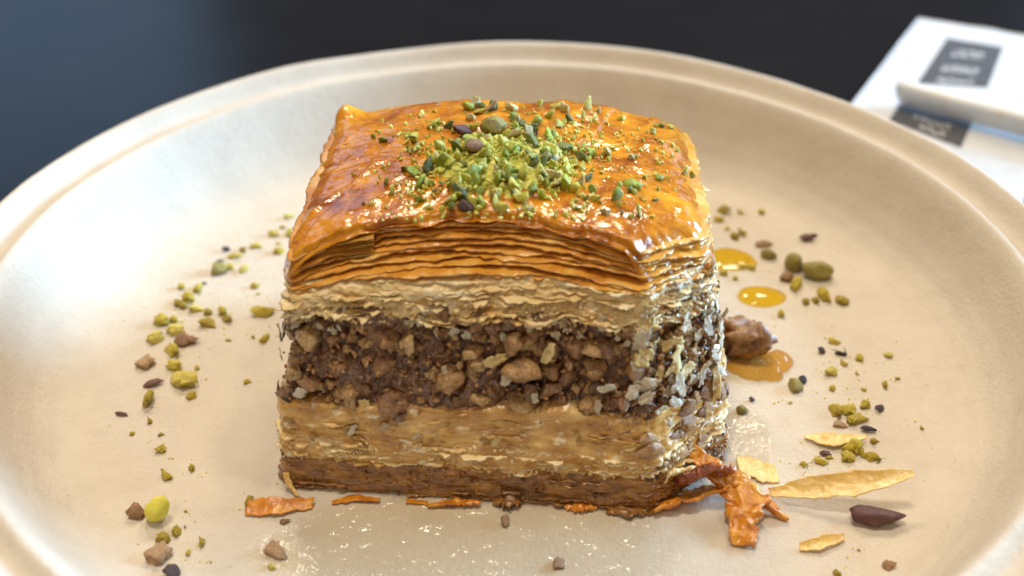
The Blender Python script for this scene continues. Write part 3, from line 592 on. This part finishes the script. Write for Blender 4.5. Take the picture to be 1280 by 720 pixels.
for a in [(1069,558,22,22,'y','large lumpy yellow pistachio crumb beside the short golden flake'), (1072,524,23,18,'y','yellow pistachio lump touching a black skin beside two round crumbs'),
          (331,389,26,17,'y','lone lumpy yellow crumb close to the pale bitten side of the baklava'), (194,421,20,16,'y','yellow crumb with a brown tip at the edge of the crumb trail'),
          (229,475,34,20,'y','longest yellow pistachio crumb in the trail, tapering to a tail'), (185,497,15,22,'y','upright yellow crumb just below the maroon skin flake'),
          (206,594,22,14,'y','yellow crumb of three small lumps above the bright kernel'), (251,678,10,15,'y','small two-tone yellow crumb near the tan nut crumb'),
          (230,425,26,16,'t','tan brown nut crumb leaning on a yellow crumb in the trail'), (181,452,19,17,'t','round tan crumb at the outer side of the crumb trail'),
          (272,336,20,16,'o','dark green pistachio crumb with blackish cap in the far trail'), (284,311,13,9,'s','blackish skin bit at the far end of the crumb trail'),
          (274,327,13,7,'s','black skin cap sitting on the dark green crumb'), (254,354,8,6,'s','tiny black skin speck touching a yellow crumb'),
          (192,479,22,13,'m','maroon skin flake lying above the upright yellow crumb'), (152,518,15,6,'m','thin maroon skin sliver farthest out on the bare plate'),
          (171,641,19,20,'t','grey brown nut crumb touching the bright yellow kernel'), (197,690,26,26,'t','rough tan nut crumb in front of the bright yellow kernel'),
          (230,659,6,5,'s','tiny grey speck between yellow crumbs near the bright kernel'), (214,714,26,20,'s','blackish skin lump at the near edge of the picture'),
          (345,688,28,20,'t','pinkish tan flake in front of the glossy orange flake'), (355,652,12,7,'t','tiny orange tan crumb just below the glossy orange flake'),
          (954,305,20,8,'t','flat brownish crumb behind an olive yellow crumb'), (960,318,20,14,'o','olive yellow crumb between the syrup drop and the olive kernels'),
          (1007,297,28,14,'m','dark maroon skin chip behind the two olive kernels'), (982,345,15,14,'t','brown crumb under the smaller olive kernel'), (996,354,13,19,'y','bright yellow splinter leaning against the olive kernels'),
          (1027,438,13,11,'s','round black skin bit next to a larger black one'), (1049,443,20,11,'s','oval black skin bit touching a yellow crumb'), (994,482,17,17,'o','green round crumb with a black skin bit at its shoulder'),
          (1005,474,13,15,'s','angular black skin bit behind the green round crumb'), (940,499,9,9,'s','tiny black bit in the shade of the baklava'), (927,512,14,14,'o','olive crumb closest to the cut side of the baklava'),
          (1102,510,17,13,'s','black skin ring holding a green bit beside yellow crumbs'), (1050,531,16,9,'t','flat grey brown bit behind the short golden flake'), (1085,536,19,13,'s','black skin lump against the yellow pistachio lump'),
          (1055,558,9,7,'s','tiny black bit on the edge of the short golden flake'), (1032,567,13,10,'m','round maroon bit among yellow crumbs by the short golden flake'),
          (1090,645,66,36,'m','large dark maroon skin with a yellow bit beside the long flake'), (1110,646,13,13,'y','yellow bit stuck to the large dark maroon skin'), (1110,707,15,13,'t','orange brown crumb alone near the front of the plate'),
          (632,652,9,16,'t','orange sliver in the wet syrup in front of the baklava'), (697,704,15,13,'t','orange brown fleck in the wet syrup at the near edge')]:
    crumb(*a)
def kern(u, v, r, m, ro, seed, label, lift=None):
    p = unp(u, v, 0); z0 = plate_z(p[0], p[1]); p = unp(u, v, z0 + r[2]); one('pistachio_kernel', lump_mesh('pistachio_kernel', seed, m, 4, .16, .9, .85), (p[0], p[1], z0 + r[2] * .85), r, ro, label, 'pistachio')
kern(1022, 336, (.29, .19, .17), M['pist_olive'], (0, .05, -.1), 201., 'larger glossy olive pistachio kernel lying on its side on the plate')
kern(992, 326, (.15, .17, .19), M['pist_olive'], (0, .1, .5), 202., 'smaller olive kernel with dark face beside the larger one')
kern(196, 634, (.15, .16, .24), M['pist_bright'], (.35, .45, .4), 203., 'bright yellow bean shaped pistachio kernel near the front of the plate')
crumb(1000, 332, 11, 20, 's', 'dark sliver wedged between the two olive kernels')

it = []
for k in range(700):     # specks of nut dust round the crumbs
    cu, cv = rnd.choice(left + right)[:2]; u, v_ = cu + rnd.gauss(0, 16), cv + rnd.gauss(0, 11)
    p = unp(u, v_, 0); z0 = plate_z(p[0], p[1]); r = .004 + .016 * rnd.random() ** 2; a, b = lump_v(1, rnd.random() * 40, .5, 1.5); it.append((a * r @ rmat().T + np.array([p[0], p[1], z0 + r * .6]), b))
a, b = joined(it)
tag(link('nut_dust', mesh_np('nut_dust', a, tris=b, smooth=False), M['pist_yellow'], kind='stuff'), 'fine specks of nut dust around the crumbs on the plate', 'nut')
# walnut lump in syrup at the cut side
p = unp(931, 425, .3); one('walnut_lump', lump_mesh('walnut_lump', 211., M['walnut'], 4, .75, 2.0, .8), (p[0], p[1], .30), (.36, .36, .38), (.3, .4, .2), 'brown walnut lump leaning on the cut side of the baklava', 'walnut')
def dome(name, u, v, rx, ry, h, m, seed, label, rough=.12, rz=0.0, tip=0.0):
    p = unp(u, v, 0); z0 = plate_z(p[0], p[1]); nt, nr = 72, 14; th = np.linspace(0, 2 * np.pi, nt, endpoint=False)
    rr = 1 + rough * fbm(xyz(np.cos(th) * 1.4, np.sin(th) * 1.4, seed), 3) + tip * np.maximum(0, np.cos(th)) ** 8
    f = np.linspace(0, 1, nr); x = rx * rr[:, None] * np.cos(th)[:, None] * f; y = ry * rr[:, None] * np.sin(th)[:, None] * f; z = h * (1 - f[None] ** 2.6) ** .8 + 0 * x
    z = z * (1 + rough * 1.2 * fbm(xyz(x * 3, y * 3, seed + 4), 3)) + .012
    x = np.concatenate([x, x[:, -1:] * .98], 1); y = np.concatenate([y, y[:, -1:] * .98], 1); z = np.concatenate([z, z[:, -1:] * 0 + .006], 1)
    return tag(link(name, mesh_np(name, xyz(x, y, z).reshape(-1, 3), gridq(nt, nr + 1, True)[:, ::-1]), m, None, (p[0], p[1], z0), (0, 0, rz)), label, 'syrup')
dome('syrup_drop', 951, 371, .41, .33, .085, M['drop'], 1.0, 'glossy amber syrup drop, a pointed oval on the plate', .03, 0, .10)
dome('syrup_smear', 908, 324, .42, .42, .03, M['drop'], 2.0, 'flat amber syrup smear against the side of the baklava', .22, -.3, .35)
dome('syrup_glob', 950, 455, .40, .36, .20, M['syrup_glob'], 3.0, 'lumpy brown syrup glob in front of the walnut lump', .8, -.5, .3)

# golden flakes
def flake(name, pts, widths, side, m, label, thick=.03, amp=.02, freq=2.5, jag=.25, seed=1.0, nu=40, nv=11, curl=0.0):
    w3 = np.array([on(*p) for p in pts]); c = w3.mean(0); a, b = strip(w3 - c, widths, side, thick, amp, freq, jag, seed, nu, nv, curl)
    a[:, 2] = np.maximum(a[:, 2], .01 - c[2])
    return tag(link(name, mesh_np(name, a, b), m, None, c), label, 'pastry flake')
flake('pastry_flake', [(962, 616, .10), (1010, 612, .20), (1070, 605, .36), (1143, 592, .58)], (.06, .13, .18, .20, .15, .05), (-.15, .88, .42), M['flake'], 'long golden pastry flake raised off the plate beside the torn corner', seed=3.0, jag=.16, amp=.03, curl=.30, nu=60, nv=15)
flake('pastry_flake', [(1005, 546, .04), (1040, 549, .12), (1084, 546, .10)], (.03, .13, .11, .03), (0, .95, .1), M['flake'], 'short golden pastry flake among yellow crumbs behind the long one', seed=4.0)
flake('pastry_flake', [(922, 580, .05), (948, 588, .04), (972, 592, .03)], (.16, .24, .16), (0, 1, .05), M['flake'], 'thin translucent pastry scrap between torn corner and long flake', thick=.02, seed=5.0)
flake('pastry_flake', [(1000, 684, .03), (1025, 679, .09), (1054, 672, .05)], (.06, .10, .05), (0, .9, .35), M['flake'], 'small golden flake alone in front of the long flake', seed=6.0, curl=.3)
flake('pastry_flake', [(308, 635, .06), (345, 631, .13), (392, 629, .06)], (.12, .14, .08), (0, .9, .3), M['caramel'], 'glossy orange pastry flake at the front bottom corner of the baklava', thick=.06, seed=7.0, amp=.03)

# syrup film soaking the plate in front
nt, nr = 200, 60
def film(u, v, rx, ry, seed, label):
    p = unp(u, v, 0); th = np.linspace(0, 2 * np.pi, nt, endpoint=False); f = np.linspace(0.01, 1, nr)
    rr = 1 + .20 * fbm(xyz(np.cos(th) * 1.6, np.sin(th) * 1.6, seed), 4)
    x = rx * rr[:, None] * np.cos(th)[:, None] * f; y = ry * rr[:, None] * np.sin(th)[:, None] * f
    z = .020 * (1 - f[None] ** 5) + .012 * fbm(xyz(x * 4, y * 4, seed), 3) * (1 - f[None] ** 6); z = np.maximum(z, 0) + .012
    me = mesh_np('syrup_film', xyz(x, y, z).reshape(-1, 3), gridq(nt, nr, True)[:, ::-1])
    wet = np.clip(2.2 * (1 - f[None] ** 2) + .9 * fbm(xyz(x * 1.1, y * 1.1, seed + 8), 4), 0, 1) * sstep(1.0, .85, f)[None]
    at = me.attributes.new('wet', 'FLOAT', 'POINT'); at.data.foreach_set('value', wet.ravel().astype(np.float32))
    return tag(link('syrup_film', me, M['puddle'], None, (p[0], p[1], 0)), label, 'syrup')
film(600, 690, 3.1, 1.25, 1.0, 'wet glistening syrup film on the plate in front of the baklava')
film(935, 545, .42, .75, 2.0, 'small wet syrup patch beside the cut corner of the baklava')

# ------------------------------------------------------------------ napkin with two printed squares, and a utensil
TZ = -.32
def tabp(u, v, z): return unp(u, v, z)
NZ = TZ + .10
q = [tabp(1150, 22, NZ), tabp(1330, 52, NZ), tabp(1265, 300, NZ), tabp(1035, 172, NZ)]
def bil(a, b): return q[0] * (1-a) * (1-b) + q[1] * a * (1-b) + q[2] * a * b + q[3] * (1-a) * b
nap = empty('paper_napkin', (bil(.5, .5)[0], bil(.5, .5)[1], TZ)); tag(nap, 'white folded paper napkin with two dark grey printed squares', 'napkin')
NC = np.array([bil(.5, .5)[0], bil(.5, .5)[1], TZ])
def nz(x, y): return .035 * fbm(xyz(x * .5, y * .5, 4.), 3) + .012 * fbm(xyz(x * 2.2, y * 2.2, 8.), 2)
n = 60; A, B = np.meshgrid(np.linspace(0, 1, n), np.linspace(0, 1, n), indexing='ij')
def rc(A, B):       # round the corners slightly
    return A, B
for lay, (dz, gr) in enumerate(((-.055, 0.0), (0.0, -.012))):
    P = np.array([[bil(gr + a * (1 - 2 * gr), gr + b * (1 - 2 * gr)) for a, b in zip(ra, rb)] for ra, rb in zip(A, B)])
    e = np.minimum.reduce([A, 1 - A, B, 1 - B]); lip = .02 * np.exp(-(e / .03) ** 2)
    P[..., 2] += dz + nz(P[..., 0], P[..., 1]) - lip
    Q = P.copy(); Q[..., 2] -= .03
    vts = np.concatenate([P.reshape(-1, 3), Q.reshape(-1, 3)]) - NC; g = gridq(n, n); b0 = n * n
    rim = [i * n for i in range(n)] ; loop = [i * n for i in range(n)] + [(n - 1) * n + j for j in range(1, n)] + [i * n + n - 1 for i in range(n - 2, -1, -1)] + [j for j in range(n - 2, 0, -1)]
    sd = [[loop[k], loop[(k + 1) % len(loop)], loop[(k + 1) % len(loop)] + b0, loop[k] + b0] for k in range(len(loop))]
    link('napkin_ply', mesh_np('napkin_ply', vts, np.concatenate([g, g[:, ::-1] + b0, np.array(sd)])), M['napkin'], nap)
def printed(name, corners, m, lift, parent=nap, k=10):
    c4 = [tabp(u, v, NZ) for u, v in corners]; a, b = np.meshgrid(np.linspace(0, 1, k), np.linspace(0, 1, k), indexing='ij')
    P = c4[0] * ((1-a) * (1-b))[..., None] + c4[1] * (a * (1-b))[..., None] + c4[2] * (a * b)[..., None] + c4[3] * ((1-a) * b)[..., None]
    P[..., 2] += nz(P[..., 0], P[..., 1]) + lift
    return link(name, mesh_np(name, P.reshape(-1, 3) - (NC if parent is not None else 0), gridq(k, k)), m, parent)
SQ1 = [(1184, 48), (1254, 59), (1234, 110), (1147, 104)]; SQ2 = [(1130, 122), (1217, 150), (1201, 186), (1110, 152)]
def quadpt(c, a, b):
    c = np.array(c, float); return c[0] * (1-a) * (1-b) + c[1] * a * (1-b) + c[2] * a * b + c[3] * (1-a) * b
for sq, lines in ((SQ1, ((.20, .36, .24, .70), (.55, .72, .22, .78), (.84, .96, .25, .72))), (SQ2, ((.42, .60, .26, .75), (.68, .90, .40, .72)))):
    s = printed('printed_square', sq, M['print'], .006)
    for b0_, b1_, a0, a1 in lines:       # rows of small white lettering, not legible in the photograph
        x = a0
        while x < a1:
            wq = rnd.uniform(.05, .08)
            for st in range(3):
                aa = x + st * wq * .36; hh = rnd.choice((0, 0, .3)); wv = wq * .16
                pts = [quadpt(sq, aa, b0_ + (b1_ - b0_) * hh), quadpt(sq, aa + wv, b0_ + (b1_ - b0_) * hh), quadpt(sq, aa + wv, b1_), quadpt(sq, aa, b1_)]
                if st == 1:
                    bm_ = rnd.uniform(0, .8); pts = [quadpt(sq, x, b0_ + (b1_ - b0_) * bm_), quadpt(sq, x + wq * .85, b0_ + (b1_ - b0_) * bm_), quadpt(sq, x + wq * .85, b0_ + (b1_ - b0_) * (bm_ + .2)), quadpt(sq, x, b0_ + (b1_ - b0_) * (bm_ + .2))]
                o = printed('lettering', pts, M['lettering'], .011 + .001 * st, nap, 2)
                o.parent = s
            x += wq * 1.25

# white plastic utensil handle: a shallow channel lying over the napkin
pth = np.array([tabp(1121, 106, NZ + .50), tabp(1160, 117, NZ + .50), tabp(1215, 131, NZ + .50), tabp(1290, 150, NZ + .50), tabp(1420, 180, NZ + .50)])
c0 = pth.mean(0); nu = 70; tu = np.linspace(0, 1, nu); cen = np.stack([np.interp(tu, np.linspace(0, 1, 5), pth[:, k]) for k in range(3)], 1) - c0
dirv = cen[-1] - cen[0]; dirv /= np.linalg.norm(dirv); sd = np.array([dirv[1], -dirv[0], 0]) * -1
wd = .22 * np.minimum(1, np.sqrt(np.clip(tu / .10, 0, 1)) * .9 + .1)
crs = [(-1, -.34), (-1.02, -.05), (-.92, .05), (-.75, .10), (-.4, .14), (0, .15), (.4, .14), (.75, .10), (.92, .05), (1.02, -.05), (1, -.34), (.92, -.34), (.86, -.08), (0, -.10), (-.86, -.08), (-.92, -.34)]
P = np.array([[cen[i] + sd * wd[i] * cx + np.array([0, 0, cz * (.3 + .7 * min(1, wd[i] / .22))]) for cx, cz in crs] for i in range(nu)])
tag(link('plastic_utensil', mesh_np('plastic_utensil', P.reshape(-1, 3), gridq(nu, len(crs), False, True)), M['plastic'], None, c0), 'white disposable plastic utensil handle lying across the printed napkin', 'utensil')
